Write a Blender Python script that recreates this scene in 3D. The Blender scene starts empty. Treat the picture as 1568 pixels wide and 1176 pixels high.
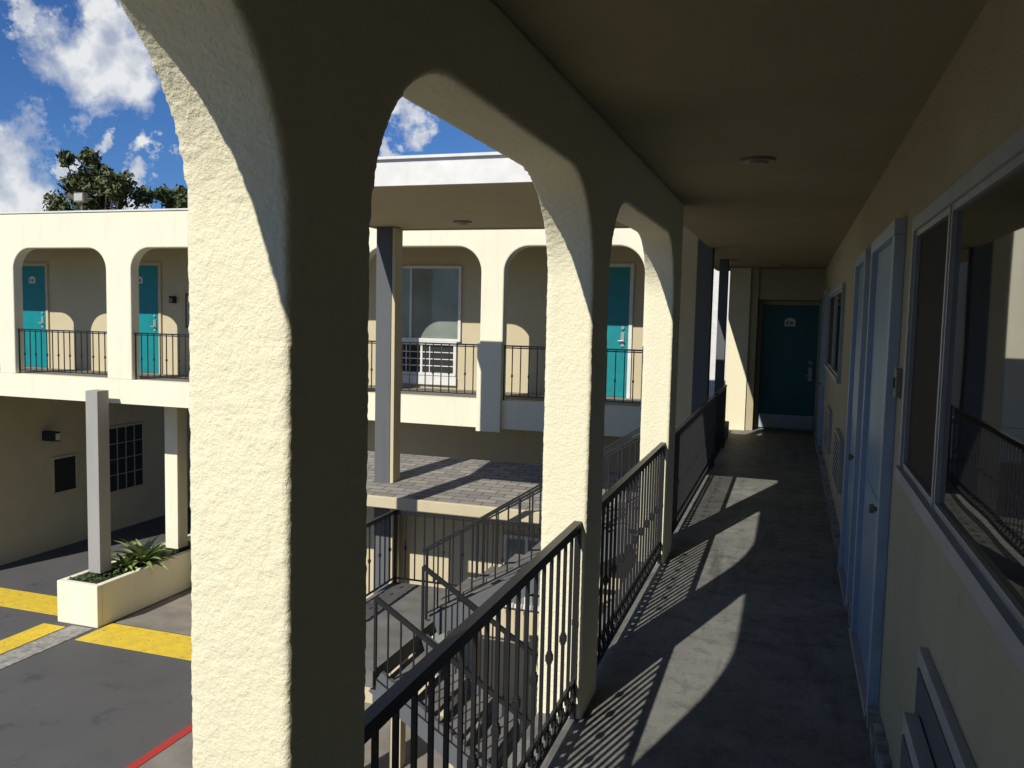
import bpy, bmesh, math, random
from mathutils import Vector, Matrix
random.seed(7)
scene=bpy.context.scene
V=Vector
# ------------------------------------------------------------ materials
def newmat(name):
    m=bpy.data.materials.new(name); m.use_nodes=True
    nt=m.node_tree; b=nt.nodes['Principled BSDF']
    return m,nt,b
def mixcol(nt,fac,c1,c2,blend='MIX'):
    n=nt.nodes.new('ShaderNodeMix'); n.data_type='RGBA'; n.blend_type=blend
    for s,v in ((n.inputs[0],fac),(n.inputs[6],c1),(n.inputs[7],c2)):
        if isinstance(v,bpy.types.NodeSocket): nt.links.new(v,s)
        elif isinstance(v,(int,float)): s.default_value=v
        else: s.default_value=(*v,1)
    return n.outputs[2]
def noise(nt,scale,detail=4,rough=.5,vec=None):
    if vec is None:
        tc=nt.nodes.new('ShaderNodeTexCoord'); vec=tc.outputs['Object']
    n=nt.nodes.new('ShaderNodeTexNoise'); n.inputs['Scale'].default_value=scale
    n.inputs['Detail'].default_value=detail; n.inputs['Roughness'].default_value=rough
    nt.links.new(vec,n.inputs['Vector']); return n.outputs[0]
def stretched(nt,s):
    tc=nt.nodes.new('ShaderNodeTexCoord'); mp=nt.nodes.new('ShaderNodeMapping'); mp.inputs['Scale'].default_value=s
    nt.links.new(tc.outputs['Object'],mp.inputs['Vector']); return mp.outputs[0]
def ramp(nt,fac,p0,p1,c0=(0,0,0),c1=(1,1,1)):
    r=nt.nodes.new('ShaderNodeValToRGB'); r.color_ramp.elements[0].position=p0; r.color_ramp.elements[1].position=p1
    r.color_ramp.elements[0].color=(*c0,1); r.color_ramp.elements[1].color=(*c1,1)
    nt.links.new(fac,r.inputs[0]); return r.outputs[0]
def bump(nt,b,h,strength,dist):
    n=nt.nodes.new('ShaderNodeBump'); n.inputs['Strength'].default_value=strength; n.inputs['Distance'].default_value=dist
    nt.links.new(h,n.inputs['Height']); nt.links.new(n.outputs[0],b.inputs['Normal'])
def mat_noise(name,c1,c2,scale=3,rough=.85,bscale=60,bstr=.5,bdist=.006,spec=.3,detail=5):
    m,nt,b=newmat(name)
    f=ramp(nt,noise(nt,scale,detail,.6),.3,.7)
    nt.links.new(mixcol(nt,f,c1,c2),b.inputs['Base Color'])
    b.inputs['Roughness'].default_value=rough
    b.inputs['Specular IOR Level'].default_value=spec
    if bstr>0: bump(nt,b,noise(nt,bscale,4,.6),bstr,bdist)
    return m
def mat_plain(name,c,rough=.5,metal=0,spec=.5):
    c2=tuple(x*.82 for x in c)
    m=mat_noise(name,c,c2,6,rough,40,.12,.003,spec); m.node_tree.nodes['Principled BSDF'].inputs['Metallic'].default_value=metal
    return m
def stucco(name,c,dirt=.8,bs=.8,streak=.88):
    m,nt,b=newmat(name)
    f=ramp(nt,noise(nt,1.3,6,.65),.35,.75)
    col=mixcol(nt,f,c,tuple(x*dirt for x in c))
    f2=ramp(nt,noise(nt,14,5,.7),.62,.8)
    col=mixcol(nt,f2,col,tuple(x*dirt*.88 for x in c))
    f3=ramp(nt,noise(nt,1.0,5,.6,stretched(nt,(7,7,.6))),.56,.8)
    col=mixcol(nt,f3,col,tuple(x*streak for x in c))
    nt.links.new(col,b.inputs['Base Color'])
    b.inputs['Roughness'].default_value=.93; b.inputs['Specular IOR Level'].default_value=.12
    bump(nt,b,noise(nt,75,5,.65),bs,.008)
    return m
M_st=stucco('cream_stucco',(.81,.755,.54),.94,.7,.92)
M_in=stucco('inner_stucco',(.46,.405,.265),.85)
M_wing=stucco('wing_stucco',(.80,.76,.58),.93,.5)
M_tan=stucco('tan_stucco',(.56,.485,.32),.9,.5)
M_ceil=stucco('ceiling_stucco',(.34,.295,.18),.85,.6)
M_greyp=stucco('grey_paint',(.34,.33,.30),.92,.3)
M_greyd=stucco('dark_grey_paint',(.12,.125,.13),.92,.3)
M_white=mat_plain('white_paint',(.72,.71,.67),.55)
M_frame=mat_plain('pale_frame_paint',(.38,.45,.52),.4)
M_framew=mat_plain('white_frame_paint',(.36,.36,.34),.5)
M_alu=mat_plain('aluminium_frame',(.40,.40,.40),.45,.5)
M_black=mat_plain('black_iron',(.014,.013,.014),.42)
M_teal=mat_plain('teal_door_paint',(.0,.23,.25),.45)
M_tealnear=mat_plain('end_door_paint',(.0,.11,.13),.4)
M_paleblue=mat_plain('pale_blue_door',(.22,.34,.45),.35)
M_brown=mat_plain('brown_wood',(.16,.07,.035),.7)
M_lamp=mat_plain('fixture_metal',(.22,.19,.14),.5)
M_curtain=mat_noise('curtain',(.45,.47,.44),(.32,.34,.32),5,.9,20,0)
M_dark=mat_plain('dark_interior',(.02,.02,.02),.8)
M_screen=mat_noise('insect_screen',(.018,.016,.012),(.012,.011,.009),4,.8,400,.2)
M_conc=mat_noise('rough_concrete',(.42,.40,.35),(.16,.155,.14),12,.9,50,.9,.01)
M_walk=mat_noise('pavement_concrete',(.26,.235,.20),(.17,.155,.13),2,.9,60,.4)
M_step=mat_noise('stair_concrete',(.19,.18,.165),(.115,.11,.10),3,.9,60,.4)
M_red=mat_noise('red_paint',(.50,.035,.03),(.32,.05,.04),6,.7,50,.3)
M_soil=mat_noise('soil',(.07,.05,.03),(.04,.03,.02),10,.95,40,1,.03)
m,nt,b=newmat('yellow_paint'); M_yellow=m
f=ramp(nt,noise(nt,6,5,.6),.3,.7); col=mixcol(nt,f,(.78,.55,.03),(.62,.43,.04))
f=ramp(nt,noise(nt,9,7,.8),.56,.64); col=mixcol(nt,f,col,(.30,.24,.09)); nt.links.new(col,b.inputs['Base Color']); b.inputs['Roughness'].default_value=.8
bump(nt,b,noise(nt,80,3),.6,.006)
m,nt,b=newmat('asphalt'); M_asph=m
f=ramp(nt,noise(nt,.7,7,.65),.3,.75); col=mixcol(nt,f,(.068,.068,.068),(.100,.097,.092))
f2=ramp(nt,noise(nt,90,3,.6),.52,.72); col=mixcol(nt,f2,col,(.16,.155,.15))
f3=ramp(nt,noise(nt,1.6,4,.7),.58,.72); col=mixcol(nt,f3,col,(.055,.054,.053))
nt.links.new(col,b.inputs['Base Color'])
b.inputs['Roughness'].default_value=.88; bump(nt,b,noise(nt,120,3),.8,.008)
m,nt,b=newmat('deck_concrete'); M_deck=m
f=ramp(nt,noise(nt,1.6,8,.7),.35,.7); col=mixcol(nt,f,(.24,.24,.215),(.14,.14,.126))
f2=ramp(nt,noise(nt,7,8,.8),.48,.68); col=mixcol(nt,f2,col,(.085,.085,.078))
f4=ramp(nt,noise(nt,1.0,6,.7,stretched(nt,(5,.5,1))),.55,.72); col=mixcol(nt,f4,col,(.08,.08,.074))
f3=ramp(nt,noise(nt,60,3,.6),.6,.75); col=mixcol(nt,f3,col,(.27,.27,.24))
nt.links.new(col,b.inputs['Base Color']); b.inputs['Roughness'].default_value=.6; b.inputs['Specular IOR Level'].default_value=.15
bump(nt,b,noise(nt,50,6,.75),.8,.008)
m,nt,b=newmat('window_glass'); M_glass=m
b.inputs['Base Color'].default_value=(.012,.014,.014,1); b.inputs['Roughness'].default_value=.02
b.inputs['Specular IOR Level'].default_value=.9; b.inputs['IOR'].default_value=1.8
bump(nt,b,noise(nt,1.2,1),.08,.02)
m,nt,b=newmat('curtained_glass'); M_glass2=m
f=ramp(nt,noise(nt,2,4),.3,.7); nt.links.new(mixcol(nt,f,(.16,.19,.165),(.24,.27,.24)),b.inputs['Base Color'])
b.inputs['Roughness'].default_value=.08
m,nt,b=newmat('roof_shingles'); M_shing=m
tc=nt.nodes.new('ShaderNodeTexCoord'); bk=nt.nodes.new('ShaderNodeTexBrick')
bk.inputs['Scale'].default_value=1; bk.inputs['Brick Width'].default_value=.3; bk.inputs['Row Height'].default_value=.15
bk.inputs['Mortar Size'].default_value=.009; bk.inputs['Color1'].default_value=(.31,.285,.245,1); bk.inputs['Color2'].default_value=(.19,.175,.155,1); bk.inputs['Mortar'].default_value=(.06,.055,.05,1)
nt.links.new(tc.outputs['Object'],bk.inputs['Vector'])
f=ramp(nt,noise(nt,25,5,.7),.5,.8)
nt.links.new(mixcol(nt,f,bk.outputs[0],(.24,.22,.19)),b.inputs['Base Color']); b.inputs['Roughness'].default_value=.95
bump(nt,b,noise(nt,90,3),.7,.006)
def leafmat(name,c1,c2):
    m,nt,b=newmat(name)
    f=ramp(nt,noise(nt,2.2,3),.35,.65); nt.links.new(mixcol(nt,f,c1,c2),b.inputs['Base Color'])
    b.inputs['Roughness'].default_value=.6; return m
M_leaf=leafmat('tree_leaves',(.045,.065,.02),(.10,.115,.03))
M_bark=mat_noise('bark',(.12,.09,.06),(.07,.05,.035),8,.95,30,1,.02)
M_agave=leafmat('agave_leaf',(.14,.21,.06),(.30,.36,.12))
M_cover=leafmat('ground_cover_leaf',(.03,.07,.015),(.07,.13,.03))

# ------------------------------------------------------------ mesh builder
class MB:
    def __init__(s): s.v=[]; s.f=[]; s.m=[]; s.mats=[]
    def mi(s,mat):
        if mat not in s.mats: s.mats.append(mat)
        return s.mats.index(mat)
    def box(s,x0,x1,y0,y1,z0,z1,mat):
        o=len(s.v); s.v+=[(x,y,z) for z in (z0,z1) for y in (y0,y1) for x in (x0,x1)]
        k=s.mi(mat)
        for f in ((0,2,3,1),(4,5,7,6),(0,1,5,4),(2,6,7,3),(0,4,6,2),(1,3,7,5)):
            s.f.append(tuple(o+i for i in f)); s.m.append(k)
    def beam(s,P,Q,w,h,mat,up=(0,0,1)):
        P=V(P);Q=V(Q);d=(Q-P)
        if d.length<1e-6: return
        d.normalize(); u=V(up)
        if abs(d.dot(u))>.98: u=V((0,1,0))
        r=d.cross(u).normalized(); u=r.cross(d)
        o=len(s.v);k=s.mi(mat)
        for c in (P,Q):
            for a,b2 in ((-1,-1),(1,-1),(1,1),(-1,1)):
                s.v.append(tuple(c+r*(a*w/2)+u*(b2*h/2)))
        for f in ((0,1,2,3),(7,6,5,4),(0,4,5,1),(1,5,6,2),(2,6,7,3),(3,7,4,0)):
            s.f.append(tuple(o+i for i in f)); s.m.append(k)
    def quad(s,pts,mat):
        o=len(s.v); s.v+=[tuple(p) for p in pts]; s.f.append(tuple(range(o,o+len(pts)))); s.m.append(s.mi(mat))
    def prism(s,poly,axis,t0,t1,mat):
        o=len(s.v); n=len(poly); k=s.mi(mat)
        for t in (t0,t1):
            for a,z in poly: s.v.append((t,a,z) if axis=='x' else (a,t,z))
        s.f.append(tuple(o+i for i in range(n))); s.f.append(tuple(o+n+i for i in reversed(range(n)))); s.m+=[k,k]
        for i in range(n):
            j=(i+1)%n; s.f.append((o+i,o+n+i,o+n+j,o+j)); s.m.append(k)
    def cyl(s,P,Q,r0,r1,mat,n=10):
        P=V(P);Q=V(Q);d=(Q-P).normalized(); u=V((0,0,1)) if abs(d.z)<.9 else V((1,0,0))
        r=d.cross(u).normalized(); u=r.cross(d); o=len(s.v);k=s.mi(mat)
        for c,R in ((P,r0),(Q,r1)):
            for i in range(n):
                a=2*math.pi*i/n; s.v.append(tuple(c+r*math.cos(a)*R+u*math.sin(a)*R))
        for i in range(n):
            j=(i+1)%n; s.f.append((o+i,o+j,o+n+j,o+n+i)); s.m.append(k)
        s.f.append(tuple(o+i for i in reversed(range(n)))); s.f.append(tuple(o+n+i for i in range(n))); s.m+=[k,k]
    def obj(s,name,parent=None,bevel=0,fix=True):
        me=bpy.data.meshes.new(name); me.from_pydata(s.v,[],s.f)
        for m in s.mats: me.materials.append(m)
        me.polygons.foreach_set('material_index',s.m)
        if fix:
            bm=bmesh.new(); bm.from_mesh(me); bmesh.ops.recalc_face_normals(bm,faces=bm.faces); bm.to_mesh(me); bm.free()
        ob=bpy.data.objects.new(name,me); scene.collection.objects.link(ob)
        if parent: ob.parent=parent
        if bevel:
            bv=ob.modifiers.new('bev','BEVEL'); bv.width=bevel; bv.segments=2; bv.limit_method='ANGLE'
        return ob
def empty(name):
    e=bpy.data.objects.new(name,None); scene.collection.objects.link(e); return e
def comb(a0,a1,ztop,zbot,openings,atop,r,n=14):
    P=[(a0,zbot),(a0,ztop),(a1,ztop),(a1,zbot)]
    for o0,o1 in sorted(openings,reverse=True): P+=arch_pts(o0,o1,atop,r,zbot,n)
    return P
def arch_pts(o0,o1,atop,r,zbot,n=18):
    P=[(o1,zbot)]
    for i in range(n+1):
        t=math.pi/2*i/n; P.append((o1-r+r*math.cos(t),atop-r+r*math.sin(t)))
    for i in range(n+1):
        t=math.pi/2*i/n; P.append((o0+r-r*math.sin(t),atop-r+r*math.cos(t)))
    P.append((o0,zbot)); return P

G=-5.8      # ground level (camera height is the origin)
FL=-1.9     # near walkway deck
FW=-1.37    # opposite wing deck
# ------------------------------------------------------------ ground
g=MB(); g.quad([(-400,-400,G),(400,-400,G),(400,600,G),(-400,600,G)],M_asph); g.obj('ground',fix=False)
g=MB(); g.box(-7.45,.6,-8,13.0,G-.1,G+.12,M_walk); g.obj('pavement',bevel=.01)
g=MB(); g.box(-7.6,-7.452,-8,10.6,G-.1,G+.124,M_red); g.obj('red_kerb',bevel=.015)
g=MB(); g.box(-11.62,-7.7,11.3,12.15,G+.0,G+.008,M_yellow); g.box(-12.75,-12.25,4,11.7,G,G+.008,M_yellow)
g.box(-16.4,-12.8,12.1,12.9,G,G+.008,M_yellow); g.obj('yellow_road_marking')
g=MB(); g.box(-12.2,-11.72,4,11.8,G,G+.012,M_conc); g.box(-11.6,-7.7,12.2,20,G,G+.012,M_walk); g.obj('concrete_gutter')

# ------------------------------------------------------------ near building
nb=empty('motel_walkway_building')
XI,XO=-.87,-1.09
AT=.61
poly=[(.2,1.55),(6.93,1.55),(6.93,-3.4)]
poly+=arch_pts(4.14,6.53,AT,.45,-3.4)+arch_pts(1.66,3.80,AT,.45,-3.4)
poly.append((1.34,-3.4))
for i in range(19):
    t=math.pi/2*i/18; poly.append((1.34-.46+.46*math.cos(t),AT-.46+.46*math.sin(t)))
poly.append((.2,AT))
mb=MB(); mb.prism(poly,'x',XO,XI,M_st)
arc=mb.obj('arcade_wall',nb)
rm=arc.modifiers.new('rm','REMESH'); rm.mode='VOXEL'; rm.voxel_size=.011; rm.use_smooth_shade=True
tx=bpy.data.textures.new('stucco_clouds','CLOUDS'); tx.noise_scale=.017; tx.noise_depth=3
dp=arc.modifiers.new('dp','DISPLACE'); dp.texture=tx; dp.texture_coords='LOCAL'; dp.strength=.0065; dp.mid_level=.5
tx2=bpy.data.textures.new('stucco_waves','CLOUDS'); tx2.noise_scale=.3; tx2.noise_depth=1
dp2=arc.modifiers.new('dp2','DISPLACE'); dp2.texture=tx2; dp2.texture_coords='LOCAL'; dp2.strength=.004; dp2.mid_level=.5
mb=MB()
poly=[(.2,AT),(.2,1.55),(-8,1.55),(-8,-3.4)]
poly+=list(reversed(arch_pts(-5.72,-3.58,AT,.46,-3.4)))
poly+=list(reversed(arch_pts(-3.26,-1.12,AT,.46,-3.4)))
poly.append((-.8,-3.4))
for i in range(19):
    t=math.pi/2*i/18; poly.append((-.8+.46-.46*math.cos(t),AT-.46+.46*math.sin(t)))
mb.prism(poly,'x',XO,XI,M_st); mb.obj('arcade_wall_rear',nb)
mb=MB()
for a,b_ in ((-3.58,-3.26),(-1.12,-.80),(1.34,1.66),(3.80,4.14),(6.53,6.93)):
    mb.box(XO+.004,XI-.004,a+.004,b_-.004,G+.1,-3.39,M_st)
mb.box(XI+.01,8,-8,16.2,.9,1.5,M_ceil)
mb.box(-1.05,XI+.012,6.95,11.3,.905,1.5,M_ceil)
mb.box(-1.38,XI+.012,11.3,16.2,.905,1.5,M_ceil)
mb.box(XO+.01,.6,-8,15.9,FL-.28,FL,M_deck)
mb.obj('roof_and_deck',nb)
mb=MB()
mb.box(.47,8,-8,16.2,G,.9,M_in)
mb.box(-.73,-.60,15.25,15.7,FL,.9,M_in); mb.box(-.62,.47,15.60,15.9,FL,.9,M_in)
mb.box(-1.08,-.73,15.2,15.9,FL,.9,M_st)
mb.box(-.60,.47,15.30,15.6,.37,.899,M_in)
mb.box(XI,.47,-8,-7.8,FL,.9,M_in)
mb.obj('walls',nb)
mb=MB()
for a,b_ in ((-8,4.25),(5.55,5.95),(6.95,15.5)):
    n=max(2,int((b_-a)/.07))
    for i in range(n):
        y0=a+(b_-a)*i/n; y1=a+(b_-a)*(i+1)/n
        mb.box(.432-random.random()*.022,.468,y0,y1,FL-.01,FL+.075+random.random()*.03,M_conc)
mb.obj('wall_base_kerb',nb)
def win_x(name,y0,y1,z0,z1,mull,parent,screen=True):
    m=MB(); X=.47; w=.05
    m.box(X-.035,X+.0,y0-w,y1+w,z1,z1+w,M_framew); m.box(X-.045,X+.0,y0-w,y1+w,z0-w,z0,M_framew)
    m.box(X-.034,X,y0-w,y0,z0,z1,M_framew); m.box(X-.034,X,y1,y1+w,z0,z1,M_framew)
    t=.022
    for a,b_ in ((y0,mull-.012),(mull+.012,y1)):
        m.box(X-.024,X-.001,a,a+t,z0,z1,M_alu); m.box(X-.024,X-.001,b_-t,b_,z0,z1,M_alu)
        m.box(X-.023,X-.002,a+t,b_-t,z0,z0+t,M_alu); m.box(X-.023,X-.002,a+t,b_-t,z1-t,z1,M_alu)
    m.box(X-.028,X-.003,mull-.012,mull+.012,z0,z1,M_alu)
    m.box(X-.010,X+.004,y0+t,mull-.012-t,z0+t,z1-t,M_glass)
    m.box(X-.008,X+.003,mull+.012+t,y1-t,z0+t,z1-t,M_screen if screen else M_glass)
    return m.obj(name,parent)
win_x('near_window',.7,3.74,-.58,.37,2.95,nb)
win_x('far_window',9.0,12.3,-.55,.34,10.6,nb)
def door_x(name,y0,y1,parent):
    m=MB(); X=.47; w=.07; zt=.41
    m.box(X-.05,X,y0-w,y0,FL+.02,zt,M_frame); m.box(X-.05,X,y1,y1+w,FL+.02,zt,M_frame)
    m.box(X-.052,X,y0-w,y1+w,zt,zt+w,M_frame)
    m.box(X-.02,X+.002,y0,y1,FL+.03,zt,M_paleblue)
    m.box(X-.026,X,y0+.12,y1-.12,FL+.25,-.9,M_paleblue); m.box(X-.026,X,y0+.12,y1-.12,-.7,zt-.15,M_paleblue)
    m.box(X-.06,X,y0-w,y1+w,FL,FL+.025,M_alu)
    m.cyl((X-.02,y0+.08,-.9),(X-.06,y0+.08,-.9),.012,.012,M_lamp); m.cyl((X-.055,y0+.08,-.9),(X-.08,y0+.08,-.9),.022,.022,M_lamp,14)
    return m.obj(name,parent,bevel=.004)
door_x('room_door',4.35,5.45,nb); door_x('room_door_next',6.02,6.88,nb); door_x('room_door_far',13.2,14.1,nb)
m=MB(); m.box(.445,.47,4.12,4.22,-.33,-.2,M_lamp); m.box(.44,.447,4.15,4.19,-.29,-.24,M_dark); m.obj('wall_switch_box',nb,bevel=.003)
m=MB(); m.box(.44,.47,1.2,3.02,-1.75,-1.06,M_framew); m.box(.434,.441,1.25,2.97,-1.7,-1.11,M_greyd)
m.box(.385,.43,1.0,2.86,-1.82,-1.22,M_framew); m.box(.379,.386,1.05,2.81,-1.77,-1.27,M_greyd)
m.box(.43,.44,1.3,2.8,-1.7,-1.3,M_dark); m.obj('air_conditioner_panel',None,bevel=.006)
for y in (7.9,10.3):
    m=MB(); m.box(.43,.47,y,y+.9,-1.5,-1.02,M_framew)
    for i in range(9): m.box(.425,.431,y+.05,y+.85,-1.46+i*.048,-1.44+i*.048,M_greyd)
    m.obj('air_conditioner_panel',None,bevel=.004)
for i,(x,y) in enumerate(((-.235,5.0),(-.2,14.3),(-.2,-2))):
    m=MB(); m.cyl((x,y,.9),(x,y,.885),.10,.095,M_lamp,24); m.cyl((x,y,.886),(x,y,.872),.07,.05,M_lamp,24); m.obj('ceiling_light')
def door_y(name,x0,x1,y,zf,zt,frame,parent,num=True,kick=False,hand=1,teal=None):
    m=MB(); w=.06; teal=teal or M_teal
    m.box(x0-w,x0,y-.04,y,zf,zt,frame); m.box(x1,x1+w,y-.04,y,zf,zt,frame); m.box(x0-w,x1+w,y-.042,y,zt,zt+w,frame)
    m.box(x0,x1,y-.02,y+.0,zf+.02,zt,teal)
    cx=(x0+x1)/2
    if num:
        m.box(cx-.09,cx+.09,y-.03,y-.02,zt-.37,zt-.25,M_white); m.box(cx-.06,cx-.02,y-.033,y-.03,zt-.34,zt-.28,M_lamp); m.box(cx+.0,cx+.05,y-.033,y-.03,zt-.34,zt-.28,M_lamp)
        m.box(cx-.05,cx+.05,y-.029,y-.02,zt-.25,zt-.225,M_white)
    if kick: m.box(x0+.01,x1-.01,y-.026,y-.02,zf+.03,zf+.27,M_frame)
    hx=x1-.1 if hand>0 else x0+.1
    m.box(hx-.03,hx+.03,y-.04,y-.02,zf+.88,zf+1.12,M_alu)
    m.cyl((hx,y-.04,zf+.98),(hx,y-.08,zf+.98),.012,.012,M_alu); m.cyl((hx-.07,y-.08,zf+.98),(hx+.03,y-.08,zf+.98),.012,.012,M_alu)
    m.cyl((hx,y-.02,zf+1.2),(hx,y-.045,zf+1.2),.03,.028,M_alu,14)
    return m.obj(name,parent,bevel=.003)
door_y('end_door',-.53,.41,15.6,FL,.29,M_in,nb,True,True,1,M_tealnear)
m=MB(); m.box(-1.3,-.93,13.0,14.3,FL+.004,FL+.25,M_brown); m.box(-1.6,-1.3,13.0,14.3,FL+.0,FL+.5,M_brown); m.obj('wooden_step',bevel=.01)

# ------------------------------------------------------------ railings
def railing(name,P,Q,h=.94,sp=.115,collar=.5,scroll=False,w=.014,parent=None,hand=.038):
    m=MB(); P=V(P);Q=V(Q); d=Q-P; L=V((d.x,d.y,0)).length; up=V((0,0,1))
    m.beam(P+up*h,Q+up*h,hand,.024,M_black); m.beam(P+up*(h-.032),Q+up*(h-.032),.018,.018,M_black)
    m.beam(P+up*.07,Q+up*.07,.02,.018,M_black)
    if scroll: m.beam(P+up*.19,Q+up*.19,.014,.012,M_black)
    n=max(1,round(L/sp)); hx=V((d.x,d.y,0)).normalized()
    for i in range(n+1):
        c=P+d*(i/n); ww=w if 0<i<n else w*1.8
        m.box(c.x-ww/2,c.x+ww/2,c.y-ww/2,c.y+ww/2,c.z+(.0 if i in(0,n) else .06),c.z+h-.01,M_black)
        if i%2==1 and collar:
            k=.014; zc=c.z+h*collar
            m.box(c.x-k,c.x+k,c.y-k,c.y+k,zc-.014,zc+.014,M_black)
            k=.010
            m.box(c.x-k,c.x+k,c.y-k,c.y+k,zc-.026,zc-.014,M_black); m.box(c.x-k,c.x+k,c.y-k,c.y+k,zc+.014,zc+.026,M_black)
        if scroll and i<n:
            for sgn,ox in ((1,.3),(-1,.72)):
                cc=P+d*((i+ox)/n)+up*.13; N=9; prev=None
                for k in range(N+1):
                    t=k/N*math.pi*1.75; R=.042*(1-.35*k/N)
                    p=cc+hx*(math.cos(t)*R*sgn)+up*(math.sin(t)*R*1.15*sgn)
                    if prev is not None: m.beam(prev,p,.009,.007,M_black,up=(1,0,0))
                    prev=p
    return m.obj(name,parent,fix=False)
XR=-.91
for a,b_ in ((-3.26,-1.12),(-.8,1.34),(1.66,3.80),(4.14,6.53)):
    railing('iron_railing',(XR,a,FL),(XR,b_,FL),scroll=True)
railing('iron_railing',(XR,6.93,FL),(XR,11.0,FL),scroll=True)
railing('iron_railing',(XR,11.25,FL),(XR,12.9,FL),scroll=False)

# ------------------------------------------------------------ canopy over stairs
cp=empty('stair_canopy')
m=MB(); m.box(-5.4,-1.092,7.0,10.7,1.15,1.32,M_tan); m.box(-5.42,-1.093,6.96,7.0,1.13,1.36,M_white)
m.box(-5.44,-5.402,6.96,10.74,1.13,1.36,M_white); m.box(-5.4,-1.1,10.7,10.74,1.13,1.36,M_tan); m.box(-5.46,-1.09,6.93,10.76,1.36,1.385,M_white)
m.obj('roof',cp)
m=MB()
m.box(-5.38,-5.15,10.38,10.62,G,1.15,M_greyd); m.box(-5.15,-5.10,10.39,10.61,G,1.14,M_tan)
m.box(-5.38,-5.15,7.1,7.33,G,1.15,M_greyd)
m.box(-1.19,-1.0,11.0,11.22,G,1.17,M_greyd); m.box(-1.42,-1.191,11.01,11.21,G,1.165,M_tan)
m.box(-1.09,-.96,13.1,13.25,G,.9,M_greyd)
m.obj('posts',cp,bevel=.006)
m=MB(); x,y=-3.95,9.9; m.cyl((x,y,1.15),(x,y,1.13),.12,.11,M_lamp,20); m.cyl((x,y,1.13),(x,y,1.10),.08,.05,M_framew,20); m.obj('soffit_light',cp)
# ------------------------------------------------------------ staircase
stc=empty('outdoor_staircase')
LZ=-3.36
m=MB(); m.box(-4.62,-3.6,6.95,9.45,LZ-.16,LZ,M_step)
n=8
for i in range(n-1):
    x0=-3.6+i*.30; z=LZ+(i+1)*(FL-LZ)/n
    m.box(x0,x0+.33,8.38,9.4,z-.06,z,M_step)
m.beam((-3.6,8.4,LZ-.05),(-1.15,8.4,FL-.12),.05,.24,M_greyd); m.beam((-3.6,9.38,LZ-.05),(-1.15,9.38,FL-.12),.05,.24,M_greyd)
m.box(-1.5,-1.08,8.3,9.5,FL-.2,FL-.003,M_step)
n=13
for i in range(n-1):
    x0=-3.6+i*.27; z=LZ-(i+1)*(LZ-G)/n
    m.box(x0,x0+.30,7.0,8.05,z-.06,z,M_step)
m.beam((-3.6,7.02,LZ-.12),(-.2,7.02,G+.1),.05,.24,M_greyd); m.beam((-3.6,8.03,LZ-.12),(-.2,8.03,G+.1),.05,.24,M_greyd)
m.box(-4.55,-4.4,7.0,7.15,G,LZ-.16,M_tan); m.box(-4.55,-4.4,9.25,9.4,G,LZ-.16,M_tan); m.box(-3.8,-3.65,9.25,9.4,G,LZ-.16,M_tan)
m.obj('steps',stc)
railing('landing_rail_back',(-4.56,9.4,LZ),(-2.4,9.4,LZ),.92,.13,.5,parent=stc)
railing('landing_rail_side',(-4.58,7.0,LZ),(-4.58,9.4,LZ),.92,.13,.5,parent=stc)
railing('upper_flight_rail',(-3.67,8.33,LZ+.02),(-1.3,8.33,FL),.80,.13,.0,parent=stc)
railing('upper_flight_rail_back',(-3.5,9.44,LZ+.05),(-1.3,9.44,FL),.85,.13,.0,parent=stc)
railing('lower_flight_rail',(-3.6,7.0,LZ-.15),(-.3,7.0,G+.25),.85,.13,.0,parent=stc)
railing('lower_flight_rail_back',(-3.6,8.08,LZ-.15),(-.3,8.08,G+.25),.85,.13,.0,parent=stc)

# ------------------------------------------------------------ opposite wing
wg=empty('motel_wing_building')
YW=12.9
wops=[(-20.3,-18.0),(-17.4,-15.05),(-14.64,-12.36),(-11.78,-9.5),(-9.15,-7.3),(-6.95,-4.81),(-4.42,-2.17)]
m=MB(); m.prism(comb(-22,-1.78,1.77,FW,wops,1.10,.42),'y',YW,YW+.22,M_wing)
m.obj('arcade_wall',wg,bevel=.02)
m=MB()
m.box(-22,-1.78,YW-.02,YW+.26,1.77,1.80,M_white)
m.box(-22,-1.1,YW-.01,YW+.215,-1.83,FW+.002,M_wing)
m.box(-22,-1.1,YW+.215,14.4,-1.80,FW,M_walk)
m.box(-4.82,-4.41,YW-.08,YW-.012,-1.88,-.46,M_wing)
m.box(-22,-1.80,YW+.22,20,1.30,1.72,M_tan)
m.obj('slabs_and_roof',wg)
m=MB()
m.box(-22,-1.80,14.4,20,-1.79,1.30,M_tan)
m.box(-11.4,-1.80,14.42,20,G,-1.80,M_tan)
m.box(-22,-16.5,13.1,24,G,-1.84,M_tan)
m.box(-16.5,-11.4,23.5,24,G,-1.8,M_tan)
m.box(-16.9,-16.5,12.7,13.1,G,-1.84,M_wing)
m.obj('walls',wg)
m=MB()
m.box(-12.40,-12.12,12.40,12.68,-5.0,-1.56,M_greyp); m.box(-12.25,-11.93,14.3,14.6,-5.0,-1.8,M_wing)
m.obj('posts',wg,bevel=.01)
door_y('wing_door',-16.15,-15.4,14.4,FW,.84,M_tan,wg)
door_y('wing_door_2',-13.4,-12.42,14.4,FW,.86,M_tan,wg)
door_y('wing_door_3',-3.6,-2.66,14.4,FW,.86,M_white,wg)
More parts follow.
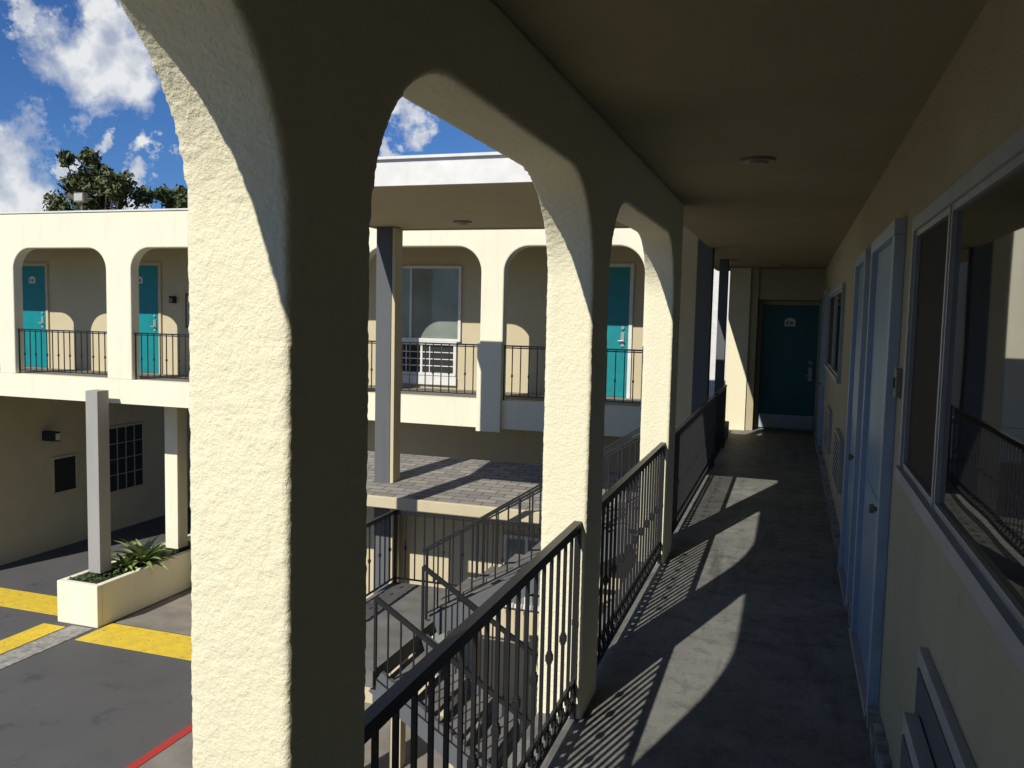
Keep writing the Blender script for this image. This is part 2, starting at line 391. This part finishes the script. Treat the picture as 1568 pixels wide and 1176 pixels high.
def win_y(name,x0,x1,y,z0,z1,mull,fr=M_white,gl=M_glass2,grid=False,parent=wg):
    m=MB(); w=.05
    m.box(x0-w,x1+w,y-.05,y,z1,z1+w,fr); m.box(x0-w,x1+w,y-.06,y,z0-w,z0,fr)
    m.box(x0-w,x0,y-.049,y,z0,z1,fr); m.box(x1,x1+w,y-.049,y,z0,z1,fr); m.box(mull-.02,mull+.02,y-.04,y-.01,z0,z1,fr)
    m.box(x0,x1,y-.02,y+.001,z0,z1,gl)
    if grid:
        for i in range(1,4):
            z=z0+(z1-z0)*i/4; m.box(x0,x1,y-.032,y-.018,z-.008,z+.008,fr)
        for i in range(1,5):
            x=x0+(x1-x0)*i/5; m.box(x-.007,x+.007,y-.034,y-.019,z0,z1,fr)
    return m.obj(name,parent)
win_y('wing_window',-7.1,-5.78,14.4,-.45,.82,-6.73)
win_y('wing_window_lower',-7.05,-5.86,14.4,-1.08,-.58,-6.5,M_white,M_dark,True)
m=MB(); m.box(-7.12,-5.8,14.34,14.4,-1.30,-1.14,M_white); m.box(-7.12,-5.8,14.345,14.4,-.53,-.50,M_white); m.obj('window_sill',wg)
win_y('wing_window_b',-10.9,-9.9,14.4,-.5,.8,-10.4)
m=MB()
for y0,y1,z0,z1 in ((15.5,16.15,-4.44,-3.64),(17.2,18.4,-4.75,-3.12)):
    X=-16.5; w=.05
    m.box(X,X+.04,y0-w,y1+w,z1,z1+w,M_tan); m.box(X,X+.06,y0-w,y1+w,z0-w,z0,M_tan); m.box(X,X+.039,y0-w,y0,z0,z1,M_tan); m.box(X,X+.039,y1,y1+w,z0,z1,M_tan)
    m.box(X-.001,X+.01,y0,y1,z0,z1,M_dark)
    if y1-y0>1:
        for i in range(1,4): m.box(X+.01,X+.03,y0+(y1-y0)*i/4-.012,y0+(y1-y0)*i/4+.012,z0,z1,M_greyp)
        for i in range(1,4): m.box(X+.01,X+.028,y0,y1,z0+(z1-z0)*i/4-.01,z0+(z1-z0)*i/4+.01,M_greyp)
m.obj('side_windows',wg)
m=MB(); m.box(-16.5,-16.1,15.2,15.35,-3.15,-2.93,M_dark); m.box(-16.1,-16.09,15.21,15.34,-3.12,-2.96,M_white); m.obj('wall_lamp',wg,bevel=.01)
for x in (-12.05,-16.6):
    m=MB(); m.box(x-.06,x+.06,14.3,14.4,.1,.24,M_dark); m.box(x-.04,x+.04,14.27,14.3,.12,.2,M_lamp); m.obj('wall_lantern',wg,bevel=.01)
m=MB(); m.box(-11.75,-11.35,14.36,14.4,-.4,.3,M_brown); m.box(-11.7,-11.4,14.35,14.36,-.35,.25,M_curtain); m.obj('framed_notice',wg)
for a,b_ in wops: railing('iron_railing',(a,YW+.1,FW),(b_,YW+.1,FW),.88,.14,.45,w=.015)
railing('iron_railing',(-1.78,YW+.1,FW),(-1.35,YW+.1,FW-.0),.88,.14,.45,w=.015)
lt=empty('shingle_roof_annexe')
m=MB()
m.prism([(9.75,-2.46),(9.75,-2.36),(12.1,-2.22),(12.1,-2.32)],'x',-6.9,-1.35,M_shing); m.obj('roof',lt)
m=MB(); m.box(-6.92,-1.33,9.69,9.75,-2.50,-2.355,M_tan); m.obj('gutter_fascia',lt,bevel=.01)
m=MB(); m.box(-6.7,-1.45,10.75,12.0,G,-2.42,M_tan)
m.obj('walls',lt)
win_y('annexe_window',-3.55,-3.0,10.75,-3.9,-3.0,-3.27,M_white,M_glass2,False,lt)
win_y('annexe_window_b',-4.6,-4.0,10.75,-5.1,-4.1,-4.3,M_white,M_glass2,False,lt)
m=MB(); m.cyl((-13.6,13.6,1.75),(-13.6,13.6,2.1),.02,.02,M_lamp); m.box(-13.70,-13.46,13.5,13.62,2.06,2.24,M_lamp); m.box(-13.68,-13.48,13.49,13.5,2.08,2.22,M_curtain)
m.cyl((-13.7,13.6,2.1),(-13.85,13.5,2.2),.03,.06,M_lamp); m.obj('roof_floodlight')
m=MB(); m.box(-6,1,24,24.4,G,1.75,M_white); m.box(-6,1,23.95,24.45,1.75,1.85,M_greyp); m.obj('boundary_wall')

# ------------------------------------------------------------ planter
m=MB(); x0,x1,y0,y1=-12.6,-11.67,11.86,17.5; t=.12; zt=-5.02
m.box(x0,x1,y0,y0+t,G,zt,M_wing); m.box(x0,x1,y1-t,y1,G,zt,M_wing); m.box(x0,x0+t,y0+t,y1-t,G,zt,M_wing); m.box(x1-t,x1,y0+t,y1-t,G,zt,M_wing)
m.box(x0+t,x1-t,y0+t,y1-t,G,zt-.08,M_soil); m.obj('planter',bevel=.015)
m=MB()
for i in range(2600):
    x=random.uniform(x0+t,x1-t); y=random.uniform(y0+t,y1-t); z=zt-.07+random.random()*.09
    a=random.random()*6.28; l=random.uniform(.03,.07); d=V((math.cos(a),math.sin(a),random.uniform(-.2,.7)))*l; s_=V((-math.sin(a),math.cos(a),0))*l*.4
    c=V((x,y,z)); m.quad([c,c+d*.5+s_,c+d,c+d*.5-s_],M_cover)
m.obj('ground_cover',fix=False)
def agave(cx,cy,cz,R,n=34):
    m=MB()
    for i in range(n):
        a=i*2.399; el=math.radians(20+60*(i/n)); L=R*random.uniform(.75,1.05)
        d=V((math.cos(a),math.sin(a),0)); s_=V((-math.sin(a),math.cos(a),0)); pts=[]
        for k in range(6):
            t=k/5; w=R*.09*(1-t)**.6*(.6+.8*min(1,t*3)); e=el-t*.45
            p=V((cx,cy,cz))+d*(L*t*math.cos(e))+V((0,0,L*t*math.sin(e)))
            pts.append((p+s_*w+V((0,0,w*.4)),p,p-s_*w+V((0,0,w*.4))))
        for k in range(5):
            A=pts[k];B=pts[k+1]
            m.quad([A[0],B[0],B[1],A[1]],M_agave); m.quad([A[1],B[1],B[2],A[2]],M_agave)
    m.obj('agave_plant',fix=False)
agave(-11.95,13.3,zt-.02,.72); agave(-12.05,12.98,zt-.02,.46,22)

# ------------------------------------------------------------ trees
def tree(base,height,clumps,leafn,lsize):
    m=MB(); base=V(base); top=base+V((0,0,height*.62))
    m.cyl(base,base+V((.1,0,height*.35)),.22,.16,M_bark); m.cyl(base+V((.1,0,height*.35)),top,.16,.09,M_bark)
    for c,r in clumps:
        c=V(c); st=base+V((.08,0,height*random.uniform(.45,.6)))
        mid=st.lerp(c,.5)+V((0,0,.2)); m.cyl(st,mid,.07,.045,M_bark,7); m.cyl(mid,c,.045,.015,M_bark,6)
        for i in range(5):
            dd=V([random.gauss(0,1) for _ in range(3)]).normalized(); m.cyl(c,c+dd*r*.8,.012,.005,M_bark,5)
        for i in range(leafn):
            dd=V([random.gauss(0,1) for _ in range(3)]).normalized(); p=c+dd*r*random.random()**.45*random.uniform(.7,1.2)
            a=V([random.gauss(0,1) for _ in range(3)]).normalized(); b_=a.cross(V([random.gauss(0,1) for _ in range(3)])).normalized(); l=lsize*random.uniform(.6,1.3)
            m.quad([p-a*l,p+b_*l*.45,p+a*l,p-b_*l*.45],M_leaf)
    return m.obj('tree',fix=False)
def mk(cx,cy,cz,sx,sz,n,r):
    return [((cx+random.uniform(-sx,sx),cy+random.uniform(-.8,.8),cz+random.uniform(-sz,sz)),r*random.uniform(.6,1.2)) for _ in range(n)]
tree((-21.3,22,G),11.5,mk(-21.6,22,4.2,.5,.55,13,.38)+mk(-20.9,22,3.7,1.0,.35,14,.36)+mk(-21.9,22,3.3,.9,.35,9,.38),190,.10)
tree((-20.3,23.5,G),10.5,mk(-19.7,23.5,3.55,.35,.3,8,.36)+mk(-19.2,23.5,3.3,.6,.25,7,.36),190,.10)

# ------------------------------------------------------------ camera
f=1300.; p=math.radians(4.61); yw=math.radians(18.21); rl=math.radians(1.28)
Fv=V((-math.sin(yw),math.cos(yw),0)); R=V((math.cos(yw),math.sin(yw),0)); Z=V((0,0,1))
fw=Fv*math.cos(p)-Z*math.sin(p); U=Fv*math.sin(p)+Z*math.cos(p)
xi=R*math.cos(rl)+U*math.sin(rl); yi=-R*math.sin(rl)+U*math.cos(rl)
mt=Matrix((xi,yi,-fw)).transposed().to_4x4()
cd=bpy.data.cameras.new('camera'); cam=bpy.data.objects.new('camera',cd); scene.collection.objects.link(cam)
cam.matrix_world=mt; cd.sensor_width=36; cd.lens=36*f/1568; cd.clip_start=.05; cd.clip_end=2000
scene.camera=cam
# ------------------------------------------------------------ light
sd=V((1,3.5,-2.95)).normalized()
sl=bpy.data.lights.new('sun','SUN'); sl.energy=5.0; sl.angle=math.radians(.5); sl.color=(1,.96,.88)
so=bpy.data.objects.new('sun',sl); scene.collection.objects.link(so); so.rotation_mode='QUATERNION'; so.rotation_quaternion=sd.to_track_quat('-Z','Y')
w=bpy.data.worlds.new('World'); scene.world=w; w.use_nodes=True; nt=w.node_tree; bg=nt.nodes['Background']
sky=nt.nodes.new('ShaderNodeTexSky'); sky.sky_type='NISHITA'; sky.sun_disc=False
sky.sun_elevation=math.asin(-sd.z); sky.sun_rotation=math.atan2(-sd.x,-sd.y)%(2*math.pi)
sky.air_density=1.0; sky.dust_density=.2; sky.ozone_density=3
tc=nt.nodes.new('ShaderNodeTexCoord')
def vm(op,a,b_=None,sc=None):
    n=nt.nodes.new('ShaderNodeVectorMath'); n.operation=op
    if isinstance(a,bpy.types.NodeSocket): nt.links.new(a,n.inputs[0])
    else: n.inputs[0].default_value=a
    if b_ is not None:
        if isinstance(b_,bpy.types.NodeSocket): nt.links.new(b_,n.inputs[1])
        else: n.inputs[1].default_value=b_
    if sc is not None: n.inputs['Scale'].default_value=sc
    return n
def mth(op,a,b_,cl=False):
    n=nt.nodes.new('ShaderNodeMath'); n.operation=op; n.use_clamp=cl
    for s_,v in ((n.inputs[0],a),(n.inputs[1],b_)):
        if isinstance(v,bpy.types.NodeSocket): nt.links.new(v,s_)
        else: s_.default_value=v
    return n.outputs[0]
gen=tc.outputs['Generated']
nz=nt.nodes.new('ShaderNodeTexNoise'); nz.inputs['Scale'].default_value=18; nz.inputs['Detail'].default_value=8; nz.inputs['Roughness'].default_value=.62; nt.links.new(gen,nz.inputs['Vector'])
off=vm('SCALE',vm('SUBTRACT',nz.outputs['Color'],(.5,.5,.5)).outputs[0],sc=.15).outputs[0]
pos=vm('ADD',gen,off).outputs[0]
acc=None
for (d,r) in (((-.665,.704,.245),.066),((-.655,.705,.285),.036),((-.706,.658,.265),.028),((-.742,.65,.149),.052),((-.643,.749,.160),.022),((-.745,.662,.109),.06),((-.409,.885,.222),.030),((-.438,.88,.182),.020),((-.657,.744,.12),.026),((-.695,.70,.155),.018),((-.3,.9,.3),.1),((-.9,.3,.3),.15),((.4,-.8,.4),.15),((-.5,-.8,.5),.15)):
    dist=vm('DISTANCE',pos,d).outputs['Value']
    v=mth('SUBTRACT',1,mth('DIVIDE',dist,r),True)
    acc=v if acc is None else mth('MAXIMUM',acc,v)
nz2=nt.nodes.new('ShaderNodeTexNoise'); nz2.inputs['Scale'].default_value=34; nz2.inputs['Detail'].default_value=7; nt.links.new(gen,nz2.inputs['Vector'])
mask=mth('MULTIPLY',mth('MULTIPLY',acc,2.2,True),mth('ADD',nz2.outputs[0],.4),True)
tint=nt.nodes.new('ShaderNodeMix'); tint.data_type='RGBA'; tint.blend_type='MULTIPLY'; tint.inputs[0].default_value=1
nt.links.new(sky.outputs[0],tint.inputs[6]); tint.inputs[7].default_value=(.56,.95,1.58,1)
cc=nt.nodes.new('ShaderNodeMix'); cc.data_type='RGBA'; nt.links.new(ramp(nt,nz2.outputs[0],.35,.6),cc.inputs[0]); cc.inputs[6].default_value=(9.5,10.2,11.5,1); cc.inputs[7].default_value=(14.5,14.8,15.2,1)
mx=nt.nodes.new('ShaderNodeMix'); mx.data_type='RGBA'; nt.links.new(mask,mx.inputs[0]); nt.links.new(tint.outputs[2],mx.inputs[6]); nt.links.new(cc.outputs[2],mx.inputs[7])
nt.links.new(mx.outputs[2],bg.inputs[0]); bg.inputs[1].default_value=.055
scene.view_settings.view_transform='Standard'; scene.view_settings.look='None'; scene.view_settings.exposure=0
